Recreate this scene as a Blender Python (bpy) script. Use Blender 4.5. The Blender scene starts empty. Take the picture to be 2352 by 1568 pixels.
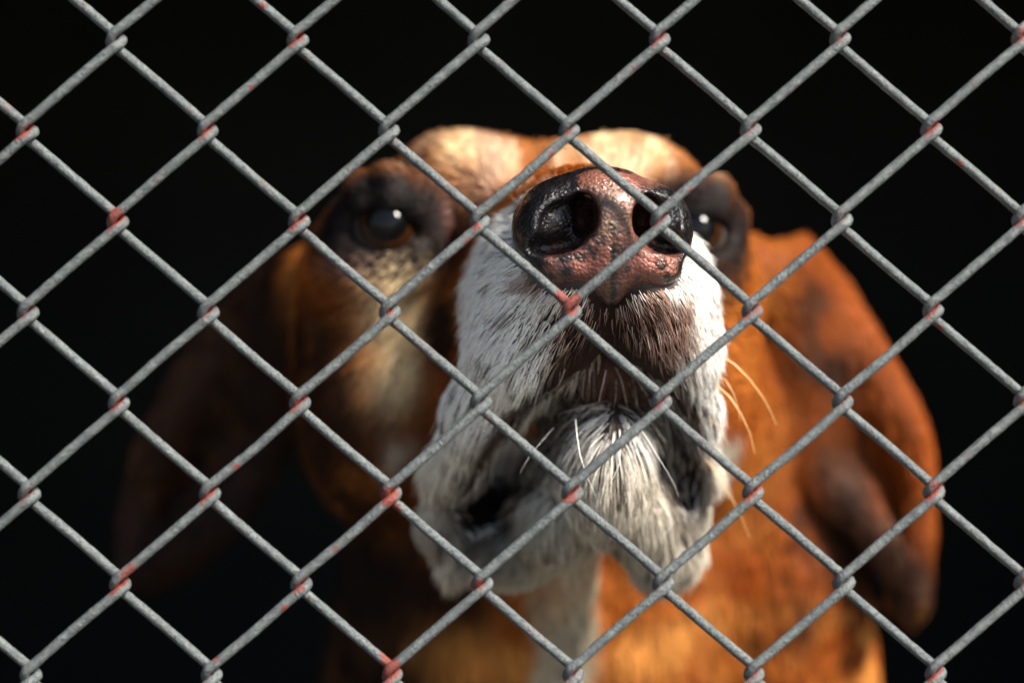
import bpy, math, time
import numpy as np
from mathutils import Vector
T0 = time.time()
rng = np.random.default_rng(7)
scn = bpy.context.scene
COL = scn.collection

# ------------------------------------------------------------------ camera, light, exposure
CAM_D, CAM_Z = 0.600, 0.600            # metres from the fence, height of the lens
PX = 0.0001202                         # metres per photo unit (2352 wide) on the fence plane
cam_d = bpy.data.cameras.new('camera')
cam = bpy.data.objects.new('camera', cam_d)
COL.objects.link(cam)
cam.location = (0, -CAM_D, CAM_Z)
cam.rotation_euler = (math.pi / 2, 0, 0)
cam_d.sensor_width = 36
cam_d.lens = 36 * CAM_D / (PX * 2352)
cam_d.clip_start, cam_d.clip_end = 0.02, 400
cam_d.dof.use_dof = True
cam_d.dof.focus_distance = CAM_D + 0.019
cam_d.dof.aperture_fstop = 3.9
cam_d.dof.aperture_blades = 0
scn.camera = cam

sun_dir = Vector((0.62, -0.46, 0.72)).normalized()      # from the dog towards the sun
world = bpy.data.worlds.new('World')
scn.world = world
world.use_nodes = True
wn = world.node_tree
sky = wn.nodes.new('ShaderNodeTexSky')
sky.sky_type = 'NISHITA'
sky.sun_disc = False
sky.sun_elevation = math.asin(sun_dir.z)
sky.sun_rotation = math.atan2(sun_dir.x, sun_dir.y)
wn.links.new(sky.outputs[0], wn.nodes['Background'].inputs[0])
wn.nodes['Background'].inputs[1].default_value = 0.06
sun_l = bpy.data.lights.new('sun', 'SUN')
sun_l.energy = 4.6
sun_l.angle = math.radians(16)
sun_l.color = (1.0, 0.93, 0.82)
sun = bpy.data.objects.new('sun', sun_l)
COL.objects.link(sun)
sun.rotation_euler = sun_dir.to_track_quat('Z', 'Y').to_euler()
sun.location = sun_dir * 4
scn.view_settings.view_transform = 'Standard'
scn.view_settings.look = 'None'
scn.view_settings.gamma = 1
scn.view_settings.use_curve_mapping = False
scn.view_settings.exposure = 2.3
scn.render.engine = 'CYCLES'
scn.cycles.use_denoising = True
scn.cycles.max_bounces = 10
scn.cycles.transparent_max_bounces = 12


# ------------------------------------------------------------------ helpers
def tag(o, label=None, cat=None, group=None, kind=None):
    for k, v in (('label', label), ('category', cat), ('group', group), ('kind', kind)):
        if v:
            o[k] = v
    return o


def link(name, data, mat=None, parent=None):
    o = bpy.data.objects.new(name, data)
    COL.objects.link(o)
    if mat:
        data.materials.append(mat)
    if parent:
        o.parent = parent
    return o


def np_mesh(name, V, Q, smooth=True, cols=None, scalars=None):
    """mesh from numpy quads (n,4) or triangles (n,3)"""
    me = bpy.data.meshes.new(name)
    n = Q.shape[1]
    me.vertices.add(len(V))
    me.vertices.foreach_set('co', np.ascontiguousarray(V, np.float32).ravel())
    me.loops.add(Q.size)
    me.loops.foreach_set('vertex_index', np.ascontiguousarray(Q, np.int32).ravel())
    me.polygons.add(len(Q))
    me.polygons.foreach_set('loop_start', np.arange(0, Q.size, n, dtype=np.int32))
    if smooth:
        me.polygons.foreach_set('use_smooth', np.ones(len(Q), bool))
    me.update(calc_edges=True)
    for k, c in (cols or {}).items():
        a = me.attributes.new(k, 'FLOAT_COLOR', 'POINT')
        a.data.foreach_set('color', np.c_[c, np.ones(len(c))].astype(np.float32).ravel())
    for k, c in (scalars or {}).items():
        a = me.attributes.new(k, 'FLOAT', 'POINT')
        a.data.foreach_set('value', np.asarray(c, np.float32))
    return me


def box_mesh(name, lo, hi):
    x0, y0, z0 = lo
    x1, y1, z1 = hi
    V = np.array([[x, y, z] for z in (z0, z1) for y in (y0, y1) for x in (x0, x1)], float)
    Q = np.array([[0, 2, 3, 1], [4, 5, 7, 6], [0, 1, 5, 4], [2, 6, 7, 3], [0, 4, 6, 2], [1, 3, 7, 5]])
    return np_mesh(name, V, Q, smooth=False)


def material(name, **kw):
    m = bpy.data.materials.new(name)
    m.use_nodes = True
    b = m.node_tree.nodes['Principled BSDF']
    for k, v in kw.items():
        b.inputs[k.replace('_', ' ')].default_value = v
    return m, m.node_tree, b


def node(nt, kind, **kw):
    n = nt.nodes.new(kind)
    for k, v in kw.items():
        if k.startswith('i_'):
            key = k[2:]
            n.inputs[int(key) if key.isdigit() else key].default_value = v
        else:
            setattr(n, k, v)
    return n


def mixc(nt, fac, a, b):
    m = nt.nodes.new('ShaderNodeMix')
    m.data_type = 'RGBA'
    for i, v in ((0, fac), (6, a), (7, b)):
        if hasattr(v, 'is_output'):
            nt.links.new(v, m.inputs[i])
        elif v is not None:
            m.inputs[i].default_value = v if i == 0 else (*v, 1)
    return m.outputs[2]


def maprange(nt, src, a, b, c=0.0, d=1.0):
    m = nt.nodes.new('ShaderNodeMapRange')
    m.interpolation_type = 'SMOOTHSTEP'
    nt.links.new(src, m.inputs[0])
    for i, v in ((1, a), (2, b), (3, c), (4, d)):
        m.inputs[i].default_value = v
    return m.outputs[0]


def mathn(nt, op, a, b):
    m = nt.nodes.new('ShaderNodeMath')
    m.operation = op
    for i, v in ((0, a), (1, b)):
        if hasattr(v, 'is_output'):
            nt.links.new(v, m.inputs[i])
        else:
            m.inputs[i].default_value = v
    return m.outputs[0]


def noise(nt, scale, detail=3, rough=0.6, coord=None):
    n = node(nt, 'ShaderNodeTexNoise', i_Scale=scale, i_Detail=detail, i_Roughness=rough)
    if coord is None:
        coord = nt.nodes.new('ShaderNodeTexCoord').outputs['Object']
    nt.links.new(coord, n.inputs['Vector'])
    return n.outputs[0]


def bump(nt, b, h, strength, dist):
    n = node(nt, 'ShaderNodeBump', i_Strength=strength, i_Distance=dist)
    nt.links.new(h, n.inputs['Height'])
    nt.links.new(n.outputs[0], b.inputs['Normal'])
    return n


def P(px, py, y):
    """a sight line of the photo (2352 x 1568 units) met y millimetres behind the fence -> mm from the fence centre"""
    s = PX * 1000 * (CAM_D * 1000 + y) / (CAM_D * 1000)
    return np.array([(px - 1176) * s, y, (784 - py) * s])


def sst(x, a, b):
    t = np.clip((x - a) / (b - a), 0, 1)
    return t * t * (3 - 2 * t)


def vnoise(p, scale, seed=0):
    """value noise in -1..1 on points (n,3), feature size = scale"""
    q = np.asarray(p, np.float64) / scale + seed * 17.31
    i = np.floor(q).astype(np.int64)
    f = q - i
    f = f * f * (3 - 2 * f)
    out = np.zeros(len(q))
    for dx in (0, 1):
        for dy in (0, 1):
            for dz in (0, 1):
                h = ((i[:, 0] + dx) * 73856093) ^ ((i[:, 1] + dy) * 19349663) ^ ((i[:, 2] + dz) * 83492791) ^ (seed * 2654435)
                h = (h ^ (h >> 13)) * 1274126177
                h = ((h ^ (h >> 16)) & 0xffff) / 32767.5 - 1
                w = (f[:, 0] if dx else 1 - f[:, 0]) * (f[:, 1] if dy else 1 - f[:, 1]) * (f[:, 2] if dz else 1 - f[:, 2])
                out += w * h
    return out


# ------------------------------------------------------------------ ground, floor, kennel
def rough_surface(name, c1, c2, scale, rough=0.9):
    m, nt, b = material(name, Roughness=rough)
    n = noise(nt, scale, 6)
    nt.links.new(mixc(nt, maprange(nt, n, 0.35, 0.65), c1, c2), b.inputs['Base Color'])
    bump(nt, b, n, 0.5, 0.01)
    return m


m_earth = rough_surface('earth', (0.06, 0.05, 0.04), (0.10, 0.085, 0.065), 6)
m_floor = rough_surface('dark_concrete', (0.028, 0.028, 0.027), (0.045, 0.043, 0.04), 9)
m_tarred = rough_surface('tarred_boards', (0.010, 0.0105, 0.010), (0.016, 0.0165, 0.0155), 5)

g = link('ground', np_mesh('ground', np.array([[-150, -150, -.004], [150, -150, -.004], [150, 150, -.004], [-150, 150, -.004]], float),
                           np.array([[0, 1, 2, 3]]), smooth=False), m_earth)
tag(g, kind='structure')
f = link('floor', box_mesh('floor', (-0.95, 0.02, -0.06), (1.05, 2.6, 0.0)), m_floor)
tag(f, kind='structure')
kennel = bpy.data.objects.new('kennel', None)
COL.objects.link(kennel)
kennel.location = (0.06, 1.3, 0)
tag(kennel, 'dark unlit kennel shelter behind the dog', 'kennel')


def kpart(name, lo, hi):
    o = link(name, box_mesh(name, [a - b for a, b in zip(lo, (0.06, 1.3, 0))], [a - b for a, b in zip(hi, (0.06, 1.3, 0))]), m_tarred, kennel)
    return o


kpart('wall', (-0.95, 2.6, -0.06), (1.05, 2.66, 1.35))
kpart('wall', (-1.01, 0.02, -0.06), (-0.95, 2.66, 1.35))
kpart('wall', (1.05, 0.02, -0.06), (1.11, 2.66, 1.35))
kpart('roof', (-1.05, -0.25, 1.353), (1.15, 2.70, 1.40))  # unseen roof; height and eave set to cut sky fill and eye reflection

# ------------------------------------------------------------------ chain link fence
LX = lambda c, r: 60.5 + 207.75 * c + 1.4 * r
LZ = lambda c, r: 98.5 + 207.9 * r - 0.75 * c

m_wire, nt, b = material('galvanised_wire', Roughness=0.62)
tc = nt.nodes.new('ShaderNodeTexCoord').outputs['Object']
n1 = noise(nt, 260, 4, 0.7, tc)
n2 = noise(nt, 1500, 3, 0.7, tc)
grey = mixc(nt, maprange(nt, n1, 0.3, 0.7), (0.030, 0.039, 0.042), (0.070, 0.081, 0.081))
grey = mixc(nt, maprange(nt, n2, 0.48, 0.60), grey, (0.020, 0.024, 0.027))
pa = node(nt, 'ShaderNodeAttribute', attribute_name='paint')
n3 = noise(nt, 700, 4, 0.65, tc)
pm = mathn(nt, 'ADD', pa.outputs['Fac'], mathn(nt, 'MULTIPLY', mathn(nt, 'SUBTRACT', n3, 0.5), 1.5))
pm = maprange(nt, pm, 0.38, 0.92)
red = mixc(nt, maprange(nt, n2, 0.35, 0.65), (0.055, 0.010, 0.005), (0.125, 0.0075, 0.0025))
nt.links.new(mixc(nt, pm, grey, red), b.inputs['Base Color'])
hh = mathn(nt, 'ADD', n2, mathn(nt, 'MULTIPLY', n1, 1.5))
bump(nt, b, hh, 0.9, 0.0007)

SPL = [(1303, 690, 34), (268, 496, 24), (893, 1138, 26), (897, 1532, 30), (306, 1306, 20), (292, 1318, 16), (583, 205, 11), (602, 14, 12), (1266, 355, 9),
       (1095, 522, 15), (1312, 1140, 17), (1100, 1338, 18), (1828, 207, 8), (700, 142, 12), (2205, 378, 13), (690, 1345, 16), (2143, 1112, 17),
       (1305, 305, 12), (478, 305, 13), (910, 1168, 14), (880, 1505, 12), (684, 925, 13), (896, 715, 12), (1075, 553, 12), (60, 310, 13), (690, 92, 10),
       (1455, 160, 9), (285, 1385, 12), (1585, 438, 10), (658, 1395, 13), (772, 1258, 10), (545, 1070, 12), (1300, 672, 20), (1312, 715, 16), (2340, 75, 14),
       (2345, 920, 14), (2350, 1330, 14), (2160, 752, 12), (1755, 1183, 8), (500, 1510, 9), (1740, 715, 9)]
fence = bpy.data.objects.new('chain_link_fence', None)
COL.objects.link(fence)
tag(fence, 'grey chain link fence with flecks of red paint at the twisted knots', 'fence')


def catmull(C, n):
    C = np.asarray(C)
    out = []
    for i in range(1, len(C) - 2):
        p0, p1, p2, p3 = C[i - 1], C[i], C[i + 1], C[i + 2]
        L = np.linalg.norm(p2 - p1)
        k = max(2, min(n, int(L / 5)))
        t = np.linspace(0, 1, k, endpoint=False)[:, None]
        # centripetal-like: tangents limited by the shorter neighbour
        m1 = (p2 - p0) / (np.linalg.norm(p2 - p1) + np.linalg.norm(p1 - p0)) * L
        m2 = (p3 - p1) / (np.linalg.norm(p3 - p2) + np.linalg.norm(p2 - p1)) * L
        h = (2 * t ** 3 - 3 * t ** 2 + 1) * p1 + (t ** 3 - 2 * t ** 2 + t) * m1 + (-2 * t ** 3 + 3 * t ** 2) * p2 + (t ** 3 - t ** 2) * m2
        out.append(h)
    return np.vstack(out)


def tube(path, rad, sides):
    path = np.asarray(path, float)
    T = np.gradient(path, axis=0)
    T /= np.linalg.norm(T, axis=1)[:, None]
    ref = np.array([0, 1.0, 0]) if abs(T[0, 1]) < 0.9 else np.array([1.0, 0, 0])
    N = np.empty_like(T)
    v = ref
    for i in range(len(T)):
        v = v - T[i] * v.dot(T[i])
        v = v / np.linalg.norm(v)
        N[i] = v
    B = np.cross(T, N)
    a = np.linspace(0, 2 * np.pi, sides, endpoint=False)
    rad = np.broadcast_to(np.asarray(rad, float), (len(path),))
    V = path[:, None] + rad[:, None, None] * (np.cos(a)[None, :, None] * N[:, None] + np.sin(a)[None, :, None] * B[:, None])
    n = len(path)
    i, j = np.meshgrid(np.arange(n - 1), np.arange(sides), indexing='ij')
    j2 = (j + 1) % sides
    Q = np.stack([i * sides + j, i * sides + j2, (i + 1) * sides + j2, (i + 1) * sides + j], -1).reshape(-1, 4)
    return V.reshape(-1, 3), Q


WD = 13.0                                            # half depth of a spiral, photo units
RNG_W = np.random.default_rng(3)
for c in range(-34, 48):
    vis = -2 <= c <= 13
    r_top, r_bot = -19, 27
    C = []
    r = r_bot if (r_bot + c) % 2 == 1 else r_bot - 1
    while r > r_top:
        kx, kz = LX(c, r), LZ(c, r)                  # left knot: this wire bends round to the left, front strand leaves up-right
        j = RNG_W.normal(0, 2.2, 4) if vis else np.zeros(4)
        C += [(kx - 2, WD, kz + 12.5), (kx - 14 + 0.5 * j[0], 0, kz + 2.5), (kx - 7, -WD, kz - 16.5), (kx + 14, -WD, kz - 34)]
        k2x, k2z = LX(c + 1, r - 1), LZ(c + 1, r - 1)
        C += [((kx + k2x) / 2 - 2.5 + 0.6 * j[1], -WD + j[2], (kz + k2z) / 2 + 0.5 * j[3] - 4)]
        C += [(k2x - 19, -WD, k2z + 26), (k2x, -WD, k2z + 11), (k2x + 14 + 0.5 * j[2], 0, k2z - 3), (k2x + 3, WD, k2z - 14), (k2x - 14, WD, k2z - 28)]
        k3x, k3z = LX(c, r - 2), LZ(c, r - 2)
        C += [((k2x + k3x) / 2 + 2 - 0.6 * j[1], WD, (k2z + k3z) / 2), (k3x + 18, WD, k3z + 28)]
        r -= 2
    path = catmull(C, 14 if vis else 5)
    V, Q = tube(path, 11.5, 12 if vis else 6)
    if vis:
        cx = np.repeat(path, 12, axis=0)
        V = cx + (V - cx) * (1 + 0.055 * vnoise(V, 6, 51) + 0.05 * vnoise(V, 16, 52))[:, None]
    paint = np.zeros(len(V))
    if vis:
        # crevice between the two bends of every knot keeps old red paint
        rr = np.round((V[:, 2] - 98.5) / 207.9)
        for cc in (c, c + 1):
            for r in range(-1, 9):
                if (cc + r) % 2 == 0:
                    continue
                kx, kz = LX(cc, r), LZ(cc, r)
                m = (abs(V[:, 0] - kx) < 45) & (abs(V[:, 2] - kz) < 50)
                if not m.any():
                    continue
                kr = np.random.default_rng(cc * 101 + r * 7 + 5000)
                st = kr.uniform(0.3, 1.35)
                q = V[m] - np.array([kx, 0, kz])
                a0, a1 = np.array([-16, 15]), np.array([13, -15])
                d = a1 - a0
                t = np.clip(((q[:, [0, 2]] - a0) @ d) / d.dot(d), 0, 1)
                dist = np.linalg.norm(q[:, [0, 2]] - a0 - t[:, None] * d, axis=1)
                val = st * np.exp(-(dist / 9.0) ** 2) * (q[:, 1] < 6) * (1.1 if cc == c else 0.75)
                for (ox, oz), s2 in (((-15, -26), kr.uniform(0.1, 0.6)), ((17, 31), kr.uniform(0.2, 0.85))):
                    dd = np.hypot(q[:, 0] - ox, q[:, 2] - oz)
                    val = np.maximum(val, s2 * np.exp(-(dd / 8) ** 2) * (q[:, 1] > 0))
                paint[m] = np.maximum(paint[m], val)
        for (sx, sz, sr) in SPL:
            dd = np.hypot(V[:, 0] - sx, V[:, 2] - sz) / sr
            paint = np.maximum(paint, 1.15 * np.exp(-dd ** 4) * (1 if sr > 20 else 0.75))
        paint = np.maximum(paint, 0.42 * sst(vnoise(V, 60, 9), 0.3, 0.8))
    W = np.stack([(V[:, 0] - 1176) * PX, V[:, 1] * PX, CAM_Z + (784 - V[:, 2]) * PX], 1)
    keep = W[:, 2].min() > -1
    W[:, 2] = np.maximum(W[:, 2], 0.0)
    o = link('wire', np_mesh('wire', W, Q[:, ::-1], scalars={'paint': paint}), m_wire, fence)
print('fence', time.time() - T0)


# ------------------------------------------------------------------ the dog: one implicit body, polygonised with surface nets
class Grid:
    def __init__(s, xs, ys, zs, big=60.0):
        s.ax = [np.asarray(a, np.float32) for a in (xs, ys, zs)]
        s.F = np.full([len(a) for a in s.ax], big, np.float32)

    def win(s, lo, hi):
        return tuple(slice(max(0, np.searchsorted(a, l) - 1), np.searchsorted(a, h) + 1) for a, l, h in zip(s.ax, lo, hi))

    def coords(s, w):
        return np.meshgrid(*[a[x] for a, x in zip(s.ax, w)], indexing='ij', sparse=True)

    def apply(s, d, w, k, sub=False):
        A = s.F[w]
        if sub:
            h = np.maximum(k - np.abs(A + d), 0) / k
            s.F[w] = np.maximum(A, -d) + h * h * (k * .25)
        else:
            h = np.maximum(k - np.abs(A - d), 0) / k
            s.F[w] = np.minimum(A, d) - h * h * (k * .25)

    def ell(s, c, r, k=6, rot=None, sub=False, pad=None):
        c, r = np.asarray(c, float), np.asarray(r, float)
        m = r.max() + (pad or 2 * k + 8)
        w = s.win(c - m, c + m)
        X, Y, Z = s.coords(w)
        x, y, z = X - c[0], Y - c[1], Z - c[2]
        if rot is not None:
            R = rot
            x, y, z = R[0, 0] * x + R[0, 1] * y + R[0, 2] * z, R[1, 0] * x + R[1, 1] * y + R[1, 2] * z, R[2, 0] * x + R[2, 1] * y + R[2, 2] * z
        k0 = np.sqrt((x / r[0]) ** 2 + (y / r[1]) ** 2 + (z / r[2]) ** 2)
        k1 = np.sqrt((x / r[0] ** 2) ** 2 + (y / r[1] ** 2) ** 2 + (z / r[2] ** 2) ** 2) + 1e-6
        s.apply((k0 * (k0 - 1) / k1).astype(np.float32), w, k, sub)

    def cap(s, a, b, ra, rb, k=6, sub=False):
        a, b = np.asarray(a, float), np.asarray(b, float)
        m = max(ra, rb) + 2 * k + 8
        w = s.win(np.minimum(a, b) - m, np.maximum(a, b) + m)
        X, Y, Z = s.coords(w)
        d = b - a
        t = np.clip(((X - a[0]) * d[0] + (Y - a[1]) * d[1] + (Z - a[2]) * d[2]) / d.dot(d), 0, 1)
        dist = np.sqrt((X - a[0] - t * d[0]) ** 2 + (Y - a[1] - t * d[1]) ** 2 + (Z - a[2] - t * d[2]) ** 2) - (ra + (rb - ra) * t)
        s.apply(dist.astype(np.float32), w, k, sub)

    def chain(s, pts, rs, k=6, sub=False):
        for i in range(len(pts) - 1):
            s.cap(pts[i], pts[i + 1], rs[i], rs[i + 1], k, sub)

    def nets(s):
        F = s.F
        ins = F < 0
        nx, ny, nz = F.shape
        cnt = np.zeros((nx - 1, ny - 1, nz - 1), np.int8)
        for dx in (0, 1):
            for dy in (0, 1):
                for dz in (0, 1):
                    cnt += ins[dx:nx - 1 + dx, dy:ny - 1 + dy, dz:nz - 1 + dz]
        act = np.argwhere((cnt > 0) & (cnt < 8))
        idx = np.full(cnt.shape, -1, np.int32)
        idx[tuple(act.T)] = np.arange(len(act))
        acc = np.zeros((len(act), 3))
        num = np.zeros(len(act))
        cor = [(dx, dy, dz) for dx in (0, 1) for dy in (0, 1) for dz in (0, 1)]
        for a in cor:
            for ax in range(3):
                if a[ax]:
                    continue
                b_ = list(a)
                b_[ax] = 1
                ia, ib = act + a, act + b_
                fa, fb = F[tuple(ia.T)], F[tuple(ib.T)]
                m = (fa < 0) != (fb < 0)
                t = (fa[m] / (fa[m] - fb[m]))[:, None]
                pa_ = np.stack([s.ax[q][ia[m, q]] for q in range(3)], 1)
                pb_ = np.stack([s.ax[q][ib[m, q]] for q in range(3)], 1)
                acc[m] += pa_ + (pb_ - pa_) * t
                num[m] += 1
        V = acc / num[:, None]
        quads = []
        for ax in range(3):
            o1, o2 = [(1, 2), (2, 0), (0, 1)][ax]
            sa = [slice(1, -1)] * 3
            sb = [slice(1, -1)] * 3
            sa[ax] = slice(0, -1)
            sb[ax] = slice(1, None)
            A, B = ins[tuple(sa)], ins[tuple(sb)]
            e = np.argwhere(A != B)
            if not len(e):
                continue
            flip = A[tuple(e.T)]
            base = e.copy()
            base[:, o1] += 1
            base[:, o2] += 1
            q = []
            for d1, d2 in ((1, 1), (0, 1), (0, 0), (1, 0)):
                p_ = base.copy()
                p_[:, o1] -= d1
                p_[:, o2] -= d2
                q.append(idx[tuple(p_.T)])
            q = np.stack(q, 1)
            q[~flip] = q[~flip][:, ::-1]
            quads.append(q)
        return V, np.vstack(quads)


def axis(segs):
    out = [segs[0][0]]
    for a, b_, st in segs:
        n = max(1, int(round((b_ - a) / st)))
        out += list(np.linspace(a, b_, n + 1)[1:])
    return np.array(out)


def rot(ax, deg):
    c_, s_ = math.cos(math.radians(deg)), math.sin(math.radians(deg))
    return {'x': np.array([[1, 0, 0], [0, c_, s_], [0, -s_, c_]]), 'y': np.array([[c_, 0, -s_], [0, 1, 0], [s_, 0, c_]]),
            'z': np.array([[c_, s_, 0], [-s_, c_, 0], [0, 0, 1]])}[ax]


G = Grid(axis([(-260, -80, 5), (-80, 96, 1.25), (96, 200, 3), (200, 260, 6)]),
         axis([(4, 130, 1.25), (130, 260, 3.2), (260, 760, 10)]),
         axis([(-604, -200, 9), (-200, -96, 3), (-96, 84, 1.25), (84, 130, 4)]))

EYE_L, EYE_R = P(895, 530, 106), P(1584, 542, 113)
NOSE_C = np.array([25.5, 34.0, 32.0])

# body, neck, chest, legs (mostly below the frame)
G.cap((8, 190, -30), (12, 262, -190), 62, 92, 30)
G.chain([P(1690, 900, 185), P(1755, 1320, 215), P(1740, 1560, 235), P(1640, 1900, 262)], [20, 31, 38, 46], 25)
G.cap((10, 262, -190), (6, 330, -300), 90, 105, 30)
G.cap((6, 330, -300), (0, 560, -440), 105, 112, 40)
for sx in (-1, 1):
    G.ell((sx * 85, 590, -490), (55, 95, 85), 25)
    G.chain([(sx * 66 + 4, 300, -310), (sx * 66 + 4, 318, -440), (sx * 64 + 4, 300, -575)], [46, 30, 21], 18)
    G.ell((sx * 64 + 4, 282, -584), (24, 40, 18), 10)
    G.cap((sx * 105, 600, -575), (sx * 105, 480, -582), 22, 20, 14)
G.chain([(0, 660, -560), (40, 720, -585), (110, 735, -588)], [22, 17, 10], 10)
# skull and face
G.ell((7, 168, 14), (56, 68, 52), 20)
G.ell(P(1056, 420, 126), (23, 26, 16.5), 14)
G.ell(P(1412, 420, 126), (25, 26, 16), 14)
G.ell(P(1228, 462, 126), (22, 26, 15), 14)
G.ell(P(868, 610, 132), (22, 36, 26), 14)
G.ell(P(1585, 612, 132), (18, 34, 26), 14)
G.ell(P(850, 860, 156), (27, 46, 50), 18)
G.ell(P(1595, 860, 156), (22, 46, 48), 18)
G.cap((25, 40, 30), (14, 118, 30), 20.5, 27, 10)        # muzzle bridge
G.cap((25, 62, 12), (14, 130, 2), 27, 38, 12)           # muzzle body
# upper lips: two loose flews that part under the nose and hang either side of the chin
G.ell(P(1208, 715, 76), (18, 38, 26), 10)
G.ell(P(1518, 715, 76), (16, 38, 26), 10)
G.ell(P(1322, 668, 48), (14, 26, 13), 8)
G.ell(P(1472, 668, 48), (13, 26, 13), 8)
G.chain([P(1312, 706, 46), P(1206, 800, 57), P(1120, 925, 72), P(1052, 1070, 88), P(1022, 1190, 98), P(1048, 1275, 102)], [15, 14.5, 10.5, 8.5, 7.5, 6.5], 6)
G.chain([P(1478, 710, 46), P(1532, 795, 58), P(1565, 930, 72), P(1580, 1080, 86), P(1582, 1165, 95)], [14.5, 13, 9.5, 7.5, 6.5], 6)
# lower jaw: chin, jaw bone, loose lower lips
J = 3
G.ell(P(1394, 1040, 88), (15.5, 36, 27), J)
G.cap(P(1345, 1080, 104), (12, 170, -36), 19, 34, 8)
G.ell(P(1165, 1262, 110), (18, 20, 10.5), 4)
G.ell(P(1265, 1195, 102), (15, 22, 14), 4)
G.ell(P(1522, 1235, 100), (13.5, 20, 15), 5)
G.ell(P(1470, 1150, 92), (14, 22, 18), 4)
# dewlap folds
G.chain([P(1310, 1230, 130), P(1285, 1400, 146), P(1262, 1600, 168), P(1255, 1800, 180)], [10, 10, 12, 14], 8)
G.chain([P(1130, 1290, 150), P(1090, 1500, 180)], [12, 16], 10)
# mouth corner hollows
G.ell(P(1108, 1190, 124), (19, 18, 15), 6)
G.ell(P(1118, 1178, 86), (11.5, 18, 9), 4, sub=True)
for LL in ([P(1392, 818, 44), P(1286, 926, 56), P(1185, 1046, 72), P(1125, 1160, 88)], [P(1392, 818, 44), P(1490, 872, 54), P(1542, 974, 66), P(1566, 1110, 82)]):
    G.chain(LL, [3.0, 4.8, 5.6, 5.6], 3, sub=True)
G.ell(P(1578, 1110, 80), (5, 12, 10), 4, sub=True)
LIP = [P(1390, 800, 36), P(1280, 898, 48), P(1173, 1015, 64), P(1105, 1150, 82)]
LIPB = [P(1378, 846, 56), P(1292, 950, 62), P(1198, 1058, 76), P(1135, 1165, 92)]
LIPRB = [P(1405, 846, 56), P(1488, 926, 62), P(1532, 1025, 76), P(1558, 1130, 92)]
LIPR = [P(1390, 800, 36), P(1500, 852, 46), P(1550, 960, 60), P(1570, 1110, 78)]
# groove of the upper lip under the nose
G.cap(P(1402, 660, 22), P(1392, 795, 34), 1.8, 2.4, 3, sub=True)
# hollows behind the nostrils
G.ell((18, 30, 33), (9, 24, 9), 2, sub=True)
G.ell((41, 30, 33), (8, 24, 9), 2, sub=True)
G.ell((12, 26, 27), (10.5, 18, 6), 2, sub=True)
G.ell((44, 26, 27), (9, 18, 5.5), 2, sub=True)
# eyes: sockets, then lids
for E, s_ in ((EYE_L, -1), (EYE_R, 1)):
    G.ell(E + (0, -4, 0), (13.5, 12, 10.5), 5, sub=True)
    up = [E + np.array(o) for o in ((-14, 3, 1), (-8, -6, 7.8), (1, -8.5, 9.0), (9, -7, 6.0), (15, -4, -1))]
    lo = [E + np.array(o) for o in ((-14, 3, 0), (-8, -5, -8.5), (1, -7.5, -10), (9, -7, -7.5), (15, -4, -2))]
    if s_ > 0:
        up = [E + (p_ - E) * (-1, 1, 1) for p_ in up]
        lo = [E + (p_ - E) * (-1, 1, 1) for p_ in lo]
    G.chain(up, [3.2] * 5, 4)
    G.chain(lo, [3.0] * 5, 4)
    G.chain([p_ + (0, 3, 6) for p_ in up], [4.5] * 5, 6)
    G.chain([p_ + (0, 2, -6.5) for p_ in lo], [3.5] * 5, 6)
# forehead furrow and brow wrinkles
G.cap(P(1222, 300, 118), P(1215, 430, 104), 4, 3, 10, sub=True)


def ear(O, I, fold, thick):
    O, I = [np.array([P(*p_) for p_ in S]) for S in (O, I)]
    t = np.linspace(0, len(O) - 1, 34)
    i = np.minimum(t.astype(int), len(O) - 2)
    fr = (t - i)[:, None]
    # smooth edges with Catmull-Rom
    def cr(A):
        A = np.vstack([2 * A[0] - A[1], A, 2 * A[-1] - A[-2]])
        p0, p1, p2, p3 = A[i], A[i + 1], A[i + 2], A[i + 3]
        return .5 * (2 * p1 + (p2 - p0) * fr + (2 * p0 - 5 * p1 + 4 * p2 - p3) * fr ** 2 + (3 * p1 - p0 - 3 * p2 + p3) * fr ** 3)
    o_, n_ = cr(O), cr(I)
    for a in range(len(t)):
        for u in np.linspace(0, 1, 18):
            p_ = o_[a] * (1 - u) + n_[a] * u
            tt = t[a] / (len(O) - 1)
            p_ = p_ + np.array([0, fold(u, tt), 0])
            G.ell(p_, (thick, thick, thick), 2.5, pad=8)


def fold_r(u, t):
    return (1 - t) * (-12) * math.sin(math.pi * u) + t * (30 * math.sin(math.pi * min(1, u * 1.1)) ** 2 - 8 * math.exp(-((u - .12) / .12) ** 2)) + 3 * math.sin(9 * t + 5 * u)


ear([(1835, 570, 178), (1950, 700, 184), (2045, 880, 186), (2104, 1030, 186), (2106, 1200, 184), (2092, 1370, 184)],
    [(1735, 650, 168), (1760, 850, 174), (1835, 1060, 178), (1950, 1190, 182), (2034, 1300, 184), (2082, 1400, 184)], fold_r, 4.2)
ear([(655, 620, 178), (505, 750, 190), (410, 900, 196), (345, 1050, 198), (310, 1190, 196), (320, 1300, 194)],
    [(725, 650, 168), (700, 850, 176), (640, 1030, 182), (540, 1180, 186), (440, 1270, 190), (350, 1320, 192)], fold_r, 5.0)
G.cap(P(1690, 640, 170), P(1790, 660, 178), 17, 10, 10)
G.cap(P(760, 660, 172), P(670, 690, 180), 17, 10, 10)
# gentle unevenness of skin and muscle
ii = np.argwhere(np.abs(G.F) < 7)
pp = np.stack([G.ax[q][ii[:, q]] for q in range(3)], 1)
G.F[tuple(ii.T)] += (0.8 * vnoise(pp, 16, 1) + 0.4 * vnoise(pp, 7, 2)) * sst(pp[:, 1], 20, 60)
BV, BQ = G.nets()
print('body', len(BV), time.time() - T0)

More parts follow.
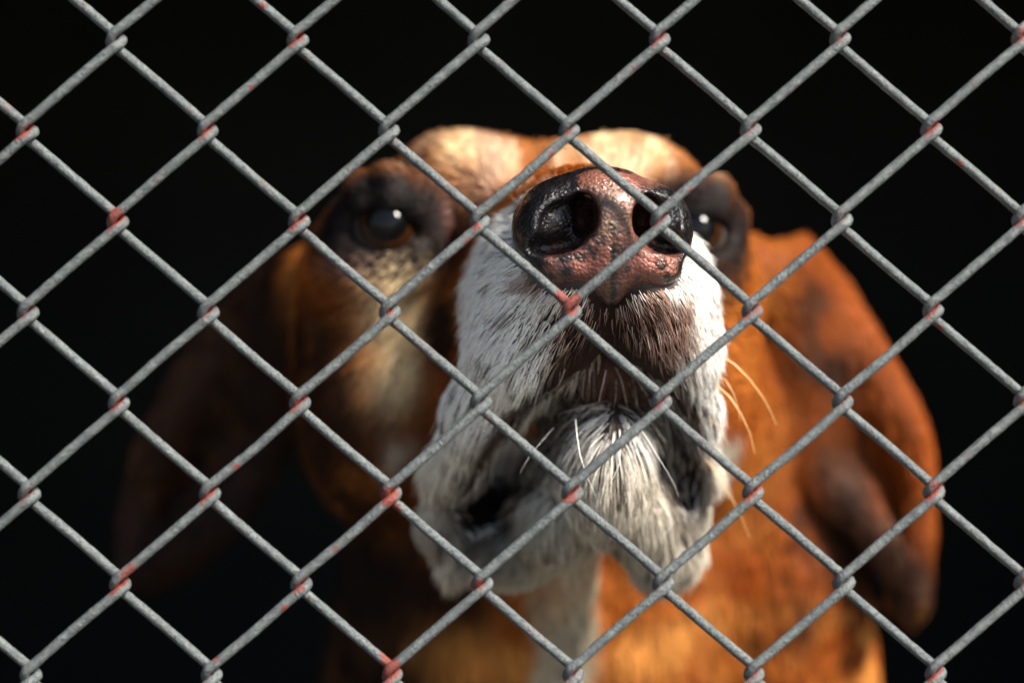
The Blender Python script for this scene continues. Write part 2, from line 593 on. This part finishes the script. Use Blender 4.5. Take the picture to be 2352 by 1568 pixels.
# nose leather, its own finer grid
N = Grid(axis([(-4, 56, 0.5)]), axis([(4, 70, 0.5)]), axis([(-6, 58, 0.5)]))
Y0 = 10
N.ell((25.5, 36, 34), (21.0, 21, 16.5), 6)
N.ell((12.5, 36, 31.5), (12.5, 22, 14.2), 5, rot('y', -12))
N.ell((40.5, 36, 30.8), (11.5, 22, 13.8), 5, rot('y', 12))
N.cap((26.5, 24, 36), (27.5, 25, 21), 10.5, 8.5, 7)                       # column between the nostrils
N.ell((16.5, 27, 21.6), (10, 9.5, 5.6), 4, rot('y', -16))                    # pads below the nostrils
N.ell((38.5, 27, 21.2), (9.5, 9.5, 5.6), 4, rot('y', 14))
N.ell((28.2, 27.5, 17.5), (4.8, 6, 7.2), 3)                                       # wedge running down to the lip
# nostrils: comma shaped, opening out to the sides
N.ell((15.2, 13.5, 33.2), (8.4, 14, 7.6), 2.5, rot('y', -30), sub=True)
N.ell((20.0, 22, 35.5), (4.6, 22, 6.2), 2.0, sub=True)
N.ell((12.0, 18, 27.6), (8.6, 12, 3.6), 2.0, rot('y', -10), sub=True)
N.ell((41.0, 14.5, 33.5), (6.6, 14, 8.2), 2.5, rot('y', 28), sub=True)
N.ell((38.0, 22, 35.0), (4.4, 22, 6.4), 2.0, sub=True)
N.ell((44.0, 19, 27.4), (6.6, 12, 3.2), 2.0, rot('y', 12), sub=True)
# alar folds seen inside
N.ell((12.0, 31, 34.0), (6.6, 8.5, 5.2), 3.5, rot('y', -30))
N.ell((44.4, 30, 34.0), (4.2, 9.0, 5.0), 2.5, rot('y', 30))
# philtrum groove
N.cap((28.8, 12.5, 28), (28.4, 20, 8), 1.0, 1.3, 1.6, sub=True)
ii = np.argwhere(np.abs(N.F) < 3)
pp = np.stack([N.ax[q][ii[:, q]] for q in range(3)], 1)
N.F[tuple(ii.T)] += 0.24 * vnoise(pp, 4, 5) + 0.10 * vnoise(pp, 1.7, 6)
NV, NQ = N.nets()
print('nose', len(NV), time.time() - T0)


# ------------------------------------------------------------------ coat pattern (reflectance, with some light and shade painted in), in mm around the head
def line_d(p, pts):
    best = np.full(len(p), 1e3)
    for a_, b_ in zip(pts[:-1], pts[1:]):
        d = b_ - a_
        t = np.clip(((p - a_) @ d) / d.dot(d), 0, 1)
        best = np.minimum(best, np.linalg.norm(p - a_ - t[:, None] * d, axis=1))
    return best


def blob(p, c, r):
    return np.exp(-(((p - np.asarray(c)) / np.asarray(r)) ** 2).sum(1))


def over(base, col, w):
    return base + (np.asarray(col) - base) * np.clip(w, 0, 1)[:, None]


def sparse(p, ld):
    x, y, z = p.T
    return np.maximum(np.exp(-((x - 27) / 33) ** 4 - ((z + 14) / 38) ** 4), np.exp(-(ld / 17) ** 3)) * sst(95 - y, 0, 15)


def coat(p, fine=True):
    n1, n2, n3 = vnoise(p, 18, 11), vnoise(p, 6, 12), vnoise(p, 2.2, 13)
    x, y, z = p.T
    TAN, RUST, CREAM, WHITE = (0.42, 0.14, 0.026), (0.26, 0.055, 0.007), (0.76, 0.56, 0.32), (0.80, 0.78, 0.74)
    BLACK, BROWN, MAUVE = (0.005, 0.004, 0.004), (0.07, 0.026, 0.012), (0.24, 0.12, 0.10)
    h = np.tile(TAN, (len(p), 1))
    h = over(h, RUST, 0.5 + 0.6 * n1 + 0.3 * n2)
    # ears rust with sooty mottling; right inner-fold shade and left-ear shade painted in
    e = sst(np.abs(x - 8), 78, 98) * sst(y, 150, 166) * sst(z, -135, -110)
    h = over(h, RUST, e * 0.9)
    h = over(h, (0.03, 0.011, 0.005), blob(p, P(1835, 690, 172), (9, 20, 8)) + blob(p, P(1890, 845, 176), (12, 20, 9)) + 1.1 * blob(p, P(1925, 1130, 182), (15, 30, 34)) + 1.2 * blob(p, P(2085, 1370, 182), (16, 24, 20)) + blob(p, P(2010, 1290, 182), (12, 20, 14)))
    st = vnoise(p * (0.25, 1, 1.0), 9, 15)
    h = over(h, (0.52, 0.22, 0.052), sst(-z, 84, 100) * sst(st + 0.4 * n1, -0.15, 0.5) * 0.9)
    h = over(h, (0.09, 0.03, 0.008), sst(-z, 70, 100) * sst(y, 140, 160) * sst(-st - 0.3 * n2, 0.1, 0.6) * 0.8)
    h = over(h, BROWN, e * sst(n1 + 0.4 * n2, 0.15, 0.6) * 0.9)
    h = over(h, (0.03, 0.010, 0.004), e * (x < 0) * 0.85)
    # pale brows, their cream partly painted light, and blaze
    h = over(h, CREAM, (1.3 + 0.7 * n2) * blob(p, P(1080, 350, 112), (9, 20, 8)) + (1.3 + 0.5 * n2) * blob(p, P(1420, 345, 112), (17, 20, 10)))
    h = over(h, (0.70, 0.50, 0.33), sst(z, 40, 52) * sst(vnoise(p * (1, .3, .35), 5, 16), 0.0, 0.6) * 0.6)
    h = over(h, (0.27, 0.085, 0.016), sst(z, 40, 52) * sst(vnoise(p * (1, .3, .35), 6, 17), 0.2, 0.7) * 0.7)
    h = over(h, (0.74, 0.56, 0.42), 0.8 * blob(p, P(1135, 415, 110), (5.5, 14, 15)))
    # sooty mask round the eyes
    for E in (EYE_L, EYE_R):
        d = np.sqrt((((p - E) / ((1.25 if E[0] < 0 else 0.95), 1.6, 0.95)) ** 2).sum(1)) + 2.5 * n2
        h = over(h, BROWN, sst(-d, -28, -19) * 0.85)
        h = over(h, BLACK, sst(-d, -21, -15))
    h = over(h, MAUVE, 1.1 * blob(p, P(850, 612, 104), (11, 9, 3.6)) + blob(p, P(1030, 500, 104), (4, 6, 5)) + 0.8 * blob(p, P(800, 440, 112), (14, 8, 4)))
    h = over(h, BROWN, 1.2 * blob(p, P(986, 386, 108), (4, 8, 6)) + blob(p, P(1075, 478, 104), (4, 6, 5)) + blob(p, P(960, 430, 106), (9, 8, 4)))
    # left cheek: dark brown deepened by painted shade; pale streak under the eye
    DK_SHADE = (0.009, 0.0038, 0.002)
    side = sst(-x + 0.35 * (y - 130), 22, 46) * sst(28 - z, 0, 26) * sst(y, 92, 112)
    h = over(h, DK_SHADE, side * np.maximum(0.72, sst(n1 + 0.6 * n2, -0.9, -0.1)) * 0.95)
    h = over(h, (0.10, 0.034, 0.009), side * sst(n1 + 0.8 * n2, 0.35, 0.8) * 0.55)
    h = over(h, DK_SHADE, sst(-x, -6, 14) * sst(-z, 52, 80) * sst(y, 120, 140) * (0.95 - 0.95 * sst(st + 0.3 * n2, -0.5, 0.4) * sst(-z, 86, 106)))  # left throat and chest: shade painted into the coat
    h = over(h, CREAM, 1.4 * blob(p, P(915, 680, 106), (8, 16, 12)) + 1.5 * blob(p, P(935, 800, 108), (5.5, 16, 13)) + 0.8 * blob(p, P(920, 870, 110), (8, 12, 7)))
    h = over(h, (0.5, 0.42, 0.3), 0.8 * blob(p, P(960, 960, 104), (9, 12, 10)) * sst(n2, -0.5, 0.3))
    h = over(h, (0.013, 0.005, 0.002), sst(-x, 68, 84) * sst(y, 150, 164) * (0.97 - 0.3 * sst(n1 + n2, 0.4, 0.9)))  # left ear: shade painted in, nearly black
    # white muzzle
    lim = 84 + np.maximum(0, -z - 5) * 0.55 - np.maximum(0, z - 36) * 4.5 + 4 * n1 + 2 * n2
    w = sst(lim - y, -5, 6)
    h = over(h, WHITE, w)
    # dark stripe behind it on the left
    h = over(h, (0.02, 0.009, 0.005), 1.6 * blob(p, P(1022, 740, 96), (5, 14, 15)) * (1 - w) + 1.4 * blob(p, P(1000, 800, 100), (5, 12, 12)) * (1 - w))
    # throat and dewlap grey-white
    h = over(h, (0.42, 0.36, 0.26), (1.0 + 0.5 * n1) * sst(-np.abs(x - 17 - 4 * n1 - 3 * n2), -12.5, -7) * sst(-z, 62, 74) * sst(y, 100, 118))
    h = over(h, (0.66, 0.60, 0.5), sst(-z, 26, 34) * sst(125 - y, -6, 6) * sst(z + 105, -10, 10) * sst(-np.abs(x - 18), -62, -52))
    # brown about nose and lips
    lipc = 0.25 * n2 + 0.2 * n3
    br = 1.25 * blob(p, P(1500, 735, 28), (16, 26, 13)) + 1.15 * blob(p, P(1320, 770, 30), (8, 22, 15)) + 0.9 * blob(p, P(1230, 640, 30), (13, 16, 4)) + 0.7 * blob(p, P(1470, 850, 30), (13, 22, 9))
    h = over(h, (0.20, 0.085, 0.05), sst(br + lipc * w, 0.35, 0.95) * 0.9)
    h = over(h, (0.12, 0.045, 0.025), 0.5 * blob(p, P(1400, 895, 52), (11, 14, 6)))
    h = over(h, BROWN, 1.1 * blob(p, P(1110, 1165, 90), (9, 16, 8)) + 1.1 * blob(p, P(1575, 1105, 82), (5, 14, 12)) + blob(p, P(1095, 1120, 88), (9, 14, 5)) + 0.7 * blob(p, P(1010, 1140, 100), (5, 9, 5)))
    # the skin below: dark brownish pink on the muzzle, tan elsewhere
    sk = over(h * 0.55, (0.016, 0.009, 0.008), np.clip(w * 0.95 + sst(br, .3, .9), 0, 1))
    ld0 = np.minimum(line_d(p, LIP), line_d(p, LIPR))
    sk = over(sk, (0.30, 0.27, 0.25), w * (1 - np.clip(sparse(p, ld0) * 1.3, 0, 1)))
    for E in (EYE_L, EYE_R):
        sk = over(sk, BLACK, sst(-np.linalg.norm((p - E) / (1.25, 1.6, 1.0), axis=1), -21, -15))
    sk = over(sk, (0.05, 0.02, 0.015), sst(blob(p, P(1240, 930, 45), (16, 26, 9)) + blob(p, P(1530, 960, 50), (9, 26, 12)) + blob(p, P(1395, 860, 45), (14, 20, 7)), 0.3, 0.9))
    ld = np.minimum(line_d(p, LIP), line_d(p, LIPR)) + 1.2 * n2
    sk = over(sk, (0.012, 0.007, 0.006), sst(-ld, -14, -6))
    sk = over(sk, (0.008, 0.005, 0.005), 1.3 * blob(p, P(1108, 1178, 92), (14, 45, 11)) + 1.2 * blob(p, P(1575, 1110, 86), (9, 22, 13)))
    h = over(h, (0.38, 0.34, 0.27), sst(-z, 44, 58) * w * sst(n2 + 0.5 * n1, -0.8, 0.2) * 0.9)
    h = over(h, (0.05, 0.026, 0.019), sst(-ld, -9.5, -6) * 0.93)
    ys = np.array([1, 0.42, 1])
    lb = np.minimum(line_d(p * ys, [(a_ + (0, 12, 0)) * ys for a_ in LIPB]), line_d(p * ys, [(a_ + (0, 6, 0)) * ys for a_ in LIPRB])) + 1.0 * n2 + 0.8 * n3
    h = over(h, BLACK, sst(-lb, -9.5, -6.5) * 0.95)
    sk = over(sk, (0.006, 0.004, 0.004), sst(-lb, -13, -8))
    h = over(h, (0.10, 0.042, 0.026), 1.4 * blob(p, P(1395, 880, 58), (9, 18, 4.5)))
    sk = over(sk, (0.08, 0.034, 0.024), 1.4 * blob(p, P(1395, 870, 58), (9, 18, 5)))
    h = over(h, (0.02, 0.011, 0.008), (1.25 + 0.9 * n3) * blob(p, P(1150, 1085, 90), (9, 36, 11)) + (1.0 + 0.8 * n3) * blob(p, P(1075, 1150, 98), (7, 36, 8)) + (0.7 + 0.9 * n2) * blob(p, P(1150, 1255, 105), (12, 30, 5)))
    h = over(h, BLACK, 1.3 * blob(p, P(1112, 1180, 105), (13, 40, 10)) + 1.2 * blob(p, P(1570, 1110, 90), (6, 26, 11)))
    return h, sk, w, br


def normals(V, Q):
    A = np.cross(V[Q[:, 2]] - V[Q[:, 0]], V[Q[:, 3]] - V[Q[:, 1]])
    nn = np.zeros_like(V)
    for k in range(4):
        for q in range(3):
            nn[:, q] += np.bincount(Q[:, k], A[:, q], len(V))
    return nn / (np.linalg.norm(nn, axis=1)[:, None] + 1e-9), np.linalg.norm(A, axis=1) / 2


BN, BA = normals(BV, BQ)
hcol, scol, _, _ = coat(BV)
to_w = lambda V: np.asarray(V) * 0.001 + np.array([0, -0.008, CAM_Z])

m_skin, nt, b = material('dog_skin', Roughness=0.55)
b.inputs['Specular IOR Level'].default_value = 0.06
a = node(nt, 'ShaderNodeAttribute', attribute_name='skin')
n1 = noise(nt, 900, 4)
nt.links.new(mixc(nt, maprange(nt, n1, 0.35, 0.7, 0.0, 0.5), a.outputs['Color'], (0.02, 0.012, 0.01)), b.inputs['Base Color'])
bump(nt, b, n1, 0.5, 0.0006)
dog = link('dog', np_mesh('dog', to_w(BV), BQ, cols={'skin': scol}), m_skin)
tag(dog, 'tan and white hound pressing its raised pink-brown nose to the wire fence', 'dog')

# nose
NN, _ = normals(NV, NQ)
nc = np.tile((0.085, 0.034, 0.024), (len(NV), 1))
q1, q2, q3 = vnoise(NV, 7, 21), vnoise(NV, 2.5, 22), vnoise(NV, 1.1, 23)
nc = over(nc, (0.125, 0.072, 0.045), 0.6 * blob(NV, (27, 13, 34), (7, 12, 9)) + 0.25 * q2)
nc = over(nc, (0.23, 0.078, 0.058), 0.85 * blob(NV, (20, 17, 22.5), (8, 9, 4.5)) + 0.8 * blob(NV, (39, 17, 22), (7, 9, 4)) + 0.6 * blob(NV, (36, 16, 26), (5, 9, 6)) + 0.5 * blob(NV, (33, 22, 48), (9, 9, 4)))
nc = over(nc, (0.02, 0.008, 0.006), sst(q2 + q3 * .6 + q1 * .5, 0.35, 0.8) * 0.8)
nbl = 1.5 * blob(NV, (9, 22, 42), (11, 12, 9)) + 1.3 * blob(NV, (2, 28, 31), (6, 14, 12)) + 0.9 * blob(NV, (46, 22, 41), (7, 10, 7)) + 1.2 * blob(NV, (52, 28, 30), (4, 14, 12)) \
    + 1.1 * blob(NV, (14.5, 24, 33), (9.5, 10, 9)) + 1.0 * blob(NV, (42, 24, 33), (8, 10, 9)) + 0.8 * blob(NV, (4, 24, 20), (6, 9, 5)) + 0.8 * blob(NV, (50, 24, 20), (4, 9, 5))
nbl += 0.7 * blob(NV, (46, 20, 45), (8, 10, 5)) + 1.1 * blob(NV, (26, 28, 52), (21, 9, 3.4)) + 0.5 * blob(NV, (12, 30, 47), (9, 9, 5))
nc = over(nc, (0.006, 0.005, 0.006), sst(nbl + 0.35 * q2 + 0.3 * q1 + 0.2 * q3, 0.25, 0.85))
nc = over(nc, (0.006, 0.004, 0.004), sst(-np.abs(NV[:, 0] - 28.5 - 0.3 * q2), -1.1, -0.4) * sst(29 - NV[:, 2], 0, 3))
nc = over(nc, (0.016, 0.008, 0.007), 0.9 * sst(q1 + 0.7 * q2, 0.5, 0.8) * sst(26 - NV[:, 2], 0, 4))
nc = over(nc, (0.008, 0.01, 0.014), 1.2 * blob(NV, (15.2, 18, 19.5), (1.8, 6, 2.2)))
m_nose, nt, b = material('nose_leather', Roughness=0.34)
a = node(nt, 'ShaderNodeAttribute', attribute_name='leather')
nt.links.new(a.outputs['Color'], b.inputs['Base Color'])
tc = nt.nodes.new('ShaderNodeTexCoord').outputs['Object']
warp = node(nt, 'ShaderNodeVectorMath', operation='ADD')
wnz = node(nt, 'ShaderNodeTexNoise', i_Scale=500)
nt.links.new(tc, wnz.inputs['Vector'])
wsc = node(nt, 'ShaderNodeVectorMath', operation='SCALE', i_Scale=0.0012)
nt.links.new(wnz.outputs[1], wsc.inputs[0])
nt.links.new(tc, warp.inputs[0])
nt.links.new(wsc.outputs[0], warp.inputs[1])
vor = node(nt, 'ShaderNodeTexVoronoi', feature='F1', i_Scale=880)
nt.links.new(warp.outputs[0], vor.inputs['Vector'])
inv = mathn(nt, 'SUBTRACT', 1.0, vor.outputs['Distance'])
hh = mathn(nt, 'ADD', inv, mathn(nt, 'MULTIPLY', noise(nt, 2600, 3, 0.6, tc), 0.5))
bump(nt, b, hh, 1.0, 0.0005)
nt.links.new(maprange(nt, noise(nt, 300, 3, 0.6, tc), 0.3, 0.7, 0.12, 0.38), b.inputs['Roughness'])
b.inputs['Coat Weight'].default_value = 0.2
b.inputs['Coat Roughness'].default_value = 0.12
nose = link('nose', np_mesh('nose', to_w(NV), NQ, cols={'leather': nc}), m_nose, dog)

# eyes
m_eye, nt, b = material('eye_ball', Roughness=0.05)
tc = nt.nodes.new('ShaderNodeTexCoord').outputs['Object']
gz = node(nt, 'ShaderNodeAttribute', attribute_name='gaze')
rampn = nt.nodes.new('ShaderNodeValToRGB')
el = rampn.color_ramp.elements
el[0].position, el[0].color = 0.0, (0.04, 0.03, 0.025, 1)
el[1].position, el[1].color = 1.0, (0.002, 0.002, 0.002, 1)
for pos, c_ in ((0.52, (0.04, 0.03, 0.025, 1)), (0.60, (0.012, 0.006, 0.003, 1)), (0.66, (0.012, 0.004, 0.001, 1)), (0.74, (0.024, 0.008, 0.002, 1)), (0.81, (0.002, 0.002, 0.002, 1))):
    e_ = el.new(pos)
    e_.color = c_
nt.links.new(gz.outputs['Fac'], rampn.inputs[0])
nt.links.new(rampn.outputs[0], b.inputs['Base Color'])
b.inputs['IOR'].default_value = 1.27
for E in (EYE_L, EYE_R):
    th, ph = np.meshgrid(np.linspace(0, np.pi, 33), np.linspace(0, 2 * np.pi, 48, endpoint=False), indexing='ij')
    D = np.stack([np.sin(th) * np.cos(ph), np.sin(th) * np.sin(ph), np.cos(th)], -1).reshape(-1, 3)
    gaze = np.array([0.02, -0.96, 0.26])
    gaze /= np.linalg.norm(gaze)
    g_ = D @ gaze
    R_ = 11.2 + 1.3 * sst(g_, 0.80, 0.97)
    V_ = D * R_[:, None] + E + (0, -0.6, 0)
    i_, j_ = np.meshgrid(np.arange(32), np.arange(48), indexing='ij')
    Q_ = np.stack([i_ * 48 + j_, (i_ + 1) * 48 + j_, (i_ + 1) * 48 + (j_ + 1) % 48, i_ * 48 + (j_ + 1) % 48], -1).reshape(-1, 4)
    link('eye', np_mesh('eye', to_w(V_), Q_, scalars={'gaze': np.clip((g_ + 0) / 1, 0, 1) ** 1.0}), m_eye, dog)

# ------------------------------------------------------------------ fur
FUR = True
if FUR:
    cen = BV[BQ].mean(1)
    cn = BN[BQ].mean(1)
    cn /= np.linalg.norm(cn, axis=1)[:, None]
    x, y, z = cen.T
    view = np.array([0, -600.0, 0]) - cen
    view /= np.linalg.norm(view, axis=1)[:, None]
    facing = (cn * view).sum(1)
    dens = 0.15 + 3.9 * sst(-y, -95, -60) + 1.9 * sst(-y, -175, -120)
    dens = np.where(y > 175, 0.9 * sst(z, -190, -150) + 0.02, dens)
    dens *= np.where(facing > -0.35, 1, 0.12)
    ldc = np.minimum(line_d(cen, LIP), line_d(cen, LIPR))
    sp = sparse(cen, ldc)
    dens *= 1 - 0.88 * sp
    # thin hair on the skin beside the nose
    dens *= 1 - 0.75 * np.exp(-(np.hypot((x - 27) / 9, (z - 5) / 16)) ** 2) * (y < 50)
    cum = np.cumsum(dens * BA)
    NS = int(cum[-1])
    print('strands', NS)
    fi = np.searchsorted(cum, rng.random(NS) * cum[-1])
    u, v = rng.random((2, NS))
    q = BQ[fi]
    w4 = np.stack([(1 - u) * (1 - v), u * (1 - v), u * v, (1 - u) * v], 1)[:, :, None]
    root = (BV[q] * w4).sum(1)
    nrm = (BN[q] * w4).sum(1)
    nrm /= np.linalg.norm(nrm, axis=1)[:, None]
    # bare skin: inside the nose, at the eyeballs
    ix = [np.clip(np.searchsorted(a_, root[:, q_]), 0, len(a_) - 1) for q_, a_ in enumerate(N.ax)]
    nd = N.F[ix[0], ix[1], ix[2]]
    inb = (root[:, 0] > -4) & (root[:, 0] < 56) & (root[:, 1] < 70) & (root[:, 2] > -6) & (root[:, 2] < 58)
    keep = ~(inb & (nd < 0.25))
    for E, r3 in (((18, 28, 33), (13, 26, 12)), ((41, 28, 33), (12, 26, 12))):
        keep &= (((root - E) / r3) ** 2).sum(1) > 1.0
    keep &= blob(root, P(1108, 1178, 88), (11, 18, 9)) < 0.45 + rng.normal(0, 0.06, NS)
    for E in (EYE_L, EYE_R):
        d = (root - E) / (15, 15, 10.0)
        keep &= (d ** 2).sum(1) > 1.0
    keep &= np.minimum(line_d(root, LIP), line_d(root, LIPR)) > 5.0 + rng.normal(0, 1.0, NS)
    root, nrm = root[keep], nrm[keep]
    NS = len(root)
    x, y, z = root.T
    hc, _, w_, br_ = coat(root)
    # flow: away from the nose tip, then down on lips, chin and chest, back over the forehead
    src = np.array([27.0, 22.0, 24.0])
    fl = root - src
    fl /= np.linalg.norm(fl, axis=1)[:, None]
    down = np.array([0, 0, -1.0])
    wd = 0.25 + 0.9 * sst(-z, 5, 45) + 1.2 * sst(y, 150, 190)
    wd = np.where(z > 40, 0.0, wd)
    fl = fl + down * wd[:, None]
    fl += np.stack([vnoise(root, 14, 31), vnoise(root, 14, 32), vnoise(root, 14, 33)], 1) * 0.30
    fl += rng.normal(0, 0.13, (NS, 3))
    tg = fl - nrm * (fl * nrm).sum(1)[:, None]
    tg /= np.linalg.norm(tg, axis=1)[:, None] + 1e-6
    L = 4.6 + 3.6 * sst(np.linalg.norm(root - src, axis=1), 8, 45) - 0.8 * sst(y, 90, 120) - 1.2 * sst(np.abs(x - 8), 80, 100) + 5 * sst(-z, 60, 120) * sst(-np.abs(x), -100, -80)
    chin = np.exp(-(((root - P(1392, 985, 60)) / (18, 26, 20)) ** 2).sum(1))
    L += 4.5 * chin
    for E in (EYE_L, EYE_R):
        L *= 0.35 + 0.65 * sst(np.linalg.norm(root - E, axis=1), 15, 27)
    L = L * rng.uniform(0.6, 1.25, NS)
    L *= np.where(rng.random(NS) < 0.02, 1.3, 1)
    lift = np.radians(np.clip(rng.normal(17, 7, NS) + 9 * chin - 6 * sst(y, 85, 110), 4, 55))
    t = np.array([0, .3, .65, 1.0])
    d0 = tg * np.cos(lift)[:, None] + nrm * np.sin(lift)[:, None]
    bend = -nrm * 0.22 + down * 0.10 + rng.normal(0, 0.07, (NS, 3))
    pts = root[:, None] - nrm[:, None] * 0.15 + L[:, None, None] * (d0[:, None] * t[None, :, None] + bend[:, None] * (t ** 2)[None, :, None])
    # clumps
    cs = 1.6 + 2.2 * sst(y, 70, 150)
    key = np.floor((root + rng.normal(0, 0.25, root.shape) * cs[:, None]) / cs[:, None]).astype(np.int64)
    hk = (key[:, 0] * 73856093) ^ (key[:, 1] * 19349663) ^ (key[:, 2] * 83492791)
    _, inv_ = np.unique(hk, return_inverse=True)
    cntc = np.bincount(inv_)
    mt = np.stack([np.bincount(inv_, pts[:, 3, k]) for k in range(3)], 1) / cntc[:, None]
    dv = mt[inv_] - pts[:, 3]
    dv *= np.minimum(1, 3.0 / (np.linalg.norm(dv, axis=1) + 1e-6))[:, None]
    pts += dv[:, None] * (0.62 * t ** 1.3)[None, :, None]
    rad = (0.088 + 0.06 * sst(y, 50, 110) + 0.12 * sst(y, 160, 200)) * rng.uniform(0.75, 1.2, NS)
    # ticking: dark hairs among the white, light among the brown
    spots = sst(vnoise(root * (1, .6, .6), 1.25, 41), 0.34, 0.5) * sst(vnoise(root, 16, 42), -0.7, 0.1) * w_
    hc = over(hc, (0.03, 0.017, 0.012), spots * 0.9)
    c2 = blob(root, P(1392, 1030, 76), (26, 44, 36))
    dk = rng.random(NS) < 0.42 * c2
    hc[dk] = (0.045, 0.028, 0.02)
    mix_ = (rng.random(NS) < 0.22) & (hc.max(1) < 0.05) & (y < 105) & (z < 0) & (np.abs(x - 24) < 45)
    hc[mix_] = (0.5, 0.46, 0.42)
    fleck = (rng.random(NS) < 0.10) & (br_ > 0.3)
    hc[fleck] = (0.62, 0.52, 0.44)
    hc = hc * np.where(y > 95, rng.uniform(0.5, 1.25, NS), rng.uniform(0.74, 1.12, NS))[:, None]
    cv = bpy.data.hair_curves.new('fur')
    cv.add_curves([4] * NS)
    cv.points.foreach_set('position', to_w(pts.reshape(-1, 3)).astype(np.float32).ravel())
    rp = rad[:, None] * np.array([1, .95, .7, .12])[None] * 0.001
    ra = cv.attributes.get('radius') or cv.attributes.new('radius', 'FLOAT', 'POINT')
    ra.data.foreach_set('value', rp.astype(np.float32).ravel())
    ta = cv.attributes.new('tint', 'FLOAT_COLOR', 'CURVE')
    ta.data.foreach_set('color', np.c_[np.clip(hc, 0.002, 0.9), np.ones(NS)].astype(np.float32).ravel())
    m_fur = bpy.data.materials.new('fur')
    m_fur.use_nodes = True
    nt = m_fur.node_tree
    hb = nt.nodes['Principled BSDF']
    hb.inputs['Roughness'].default_value = 0.45
    hb.inputs['Specular IOR Level'].default_value = 0.10
    at = node(nt, 'ShaderNodeAttribute', attribute_name='tint')
    nt.links.new(at.outputs['Color'], hb.inputs['Base Color'])
    fur = link('fur', cv, m_fur, dog)
    fur['kind'] = 'stuff'

# whiskers, thick single hairs
m_wh, nt, b = material('whisker_pale', Roughness=0.35)
b.inputs['Base Color'].default_value = (0.62, 0.38, 0.16, 1)
m_wh2, nt, b = material('whisker_white', Roughness=0.35)
b.inputs['Base Color'].default_value = (0.75, 0.74, 0.68, 1)
m_wh3, nt, b = material('whisker_dark', Roughness=0.35)
b.inputs['Base Color'].default_value = (0.02, 0.014, 0.012, 1)
WH = [(m_wh, [(1600, 790, 62), (1680, 835, 58), (1745, 910, 60), (1790, 1005, 66)], .3), (m_wh, [(1600, 850, 62), (1670, 910, 58), (1715, 990, 58), (1735, 1085, 62)], .3),
      (m_wh, [(1590, 850, 62), (1660, 870, 56), (1690, 940, 56), (1695, 990, 58)], .18), (m_wh, [(1595, 930, 66), (1650, 985, 62), (1682, 1060, 60)], .18),
      (m_wh, [(1610, 1040, 76), (1660, 1115, 72), (1700, 1190, 72), (1730, 1270, 76)], .18),
      (m_wh2, [(1320, 960, 50), (1330, 1040, 40), (1355, 1110, 40), (1378, 1158, 44)], .14), (m_wh2, [(1420, 985, 48), (1420, 1060, 40), (1395, 1110, 42), (1358, 1165, 46)], .14),
      (m_wh2, [(1470, 985, 48), (1510, 1050, 44), (1545, 1110, 48), (1562, 1165, 52)], .10), (m_wh2, [(1450, 1000, 48), (1475, 1080, 42), (1488, 1150, 46)], .10),
      (m_wh2, [(1270, 980, 56), (1215, 1045, 50), (1175, 1120, 54)], .09), (m_wh2, [(1500, 1130, 72), (1540, 1200, 66), (1475, 1260, 70)], .12),
      (m_wh3, [(1150, 830, 40), (1075, 885, 36), (1045, 960, 40), (1035, 1030, 48)], .11), (m_wh3, [(1120, 960, 62), (1070, 1060, 56), (1052, 1150, 60), (1045, 1240, 70)], .11),
      (m_wh3, [(1165, 690, 36), (1135, 740, 30), (1122, 790, 33)], .10), (m_wh2, [(1290, 1150, 74), (1310, 1200, 66), (1332, 1225, 68)], .10)]
for mt_, pts_, r_ in WH:
    C = np.array([P(*p_) for p_ in pts_])
    C = np.vstack([2 * C[0] - C[1], C, 2 * C[-1] - C[-2]])
    path = catmull(C, 8)
    V_, Q_ = tube(path, np.linspace(r_, r_ * .25, len(path)), 6)
    link('whisker', np_mesh('whisker', to_w(V_), Q_[:, ::-1]), mt_, dog)
print('done', time.time() - T0)
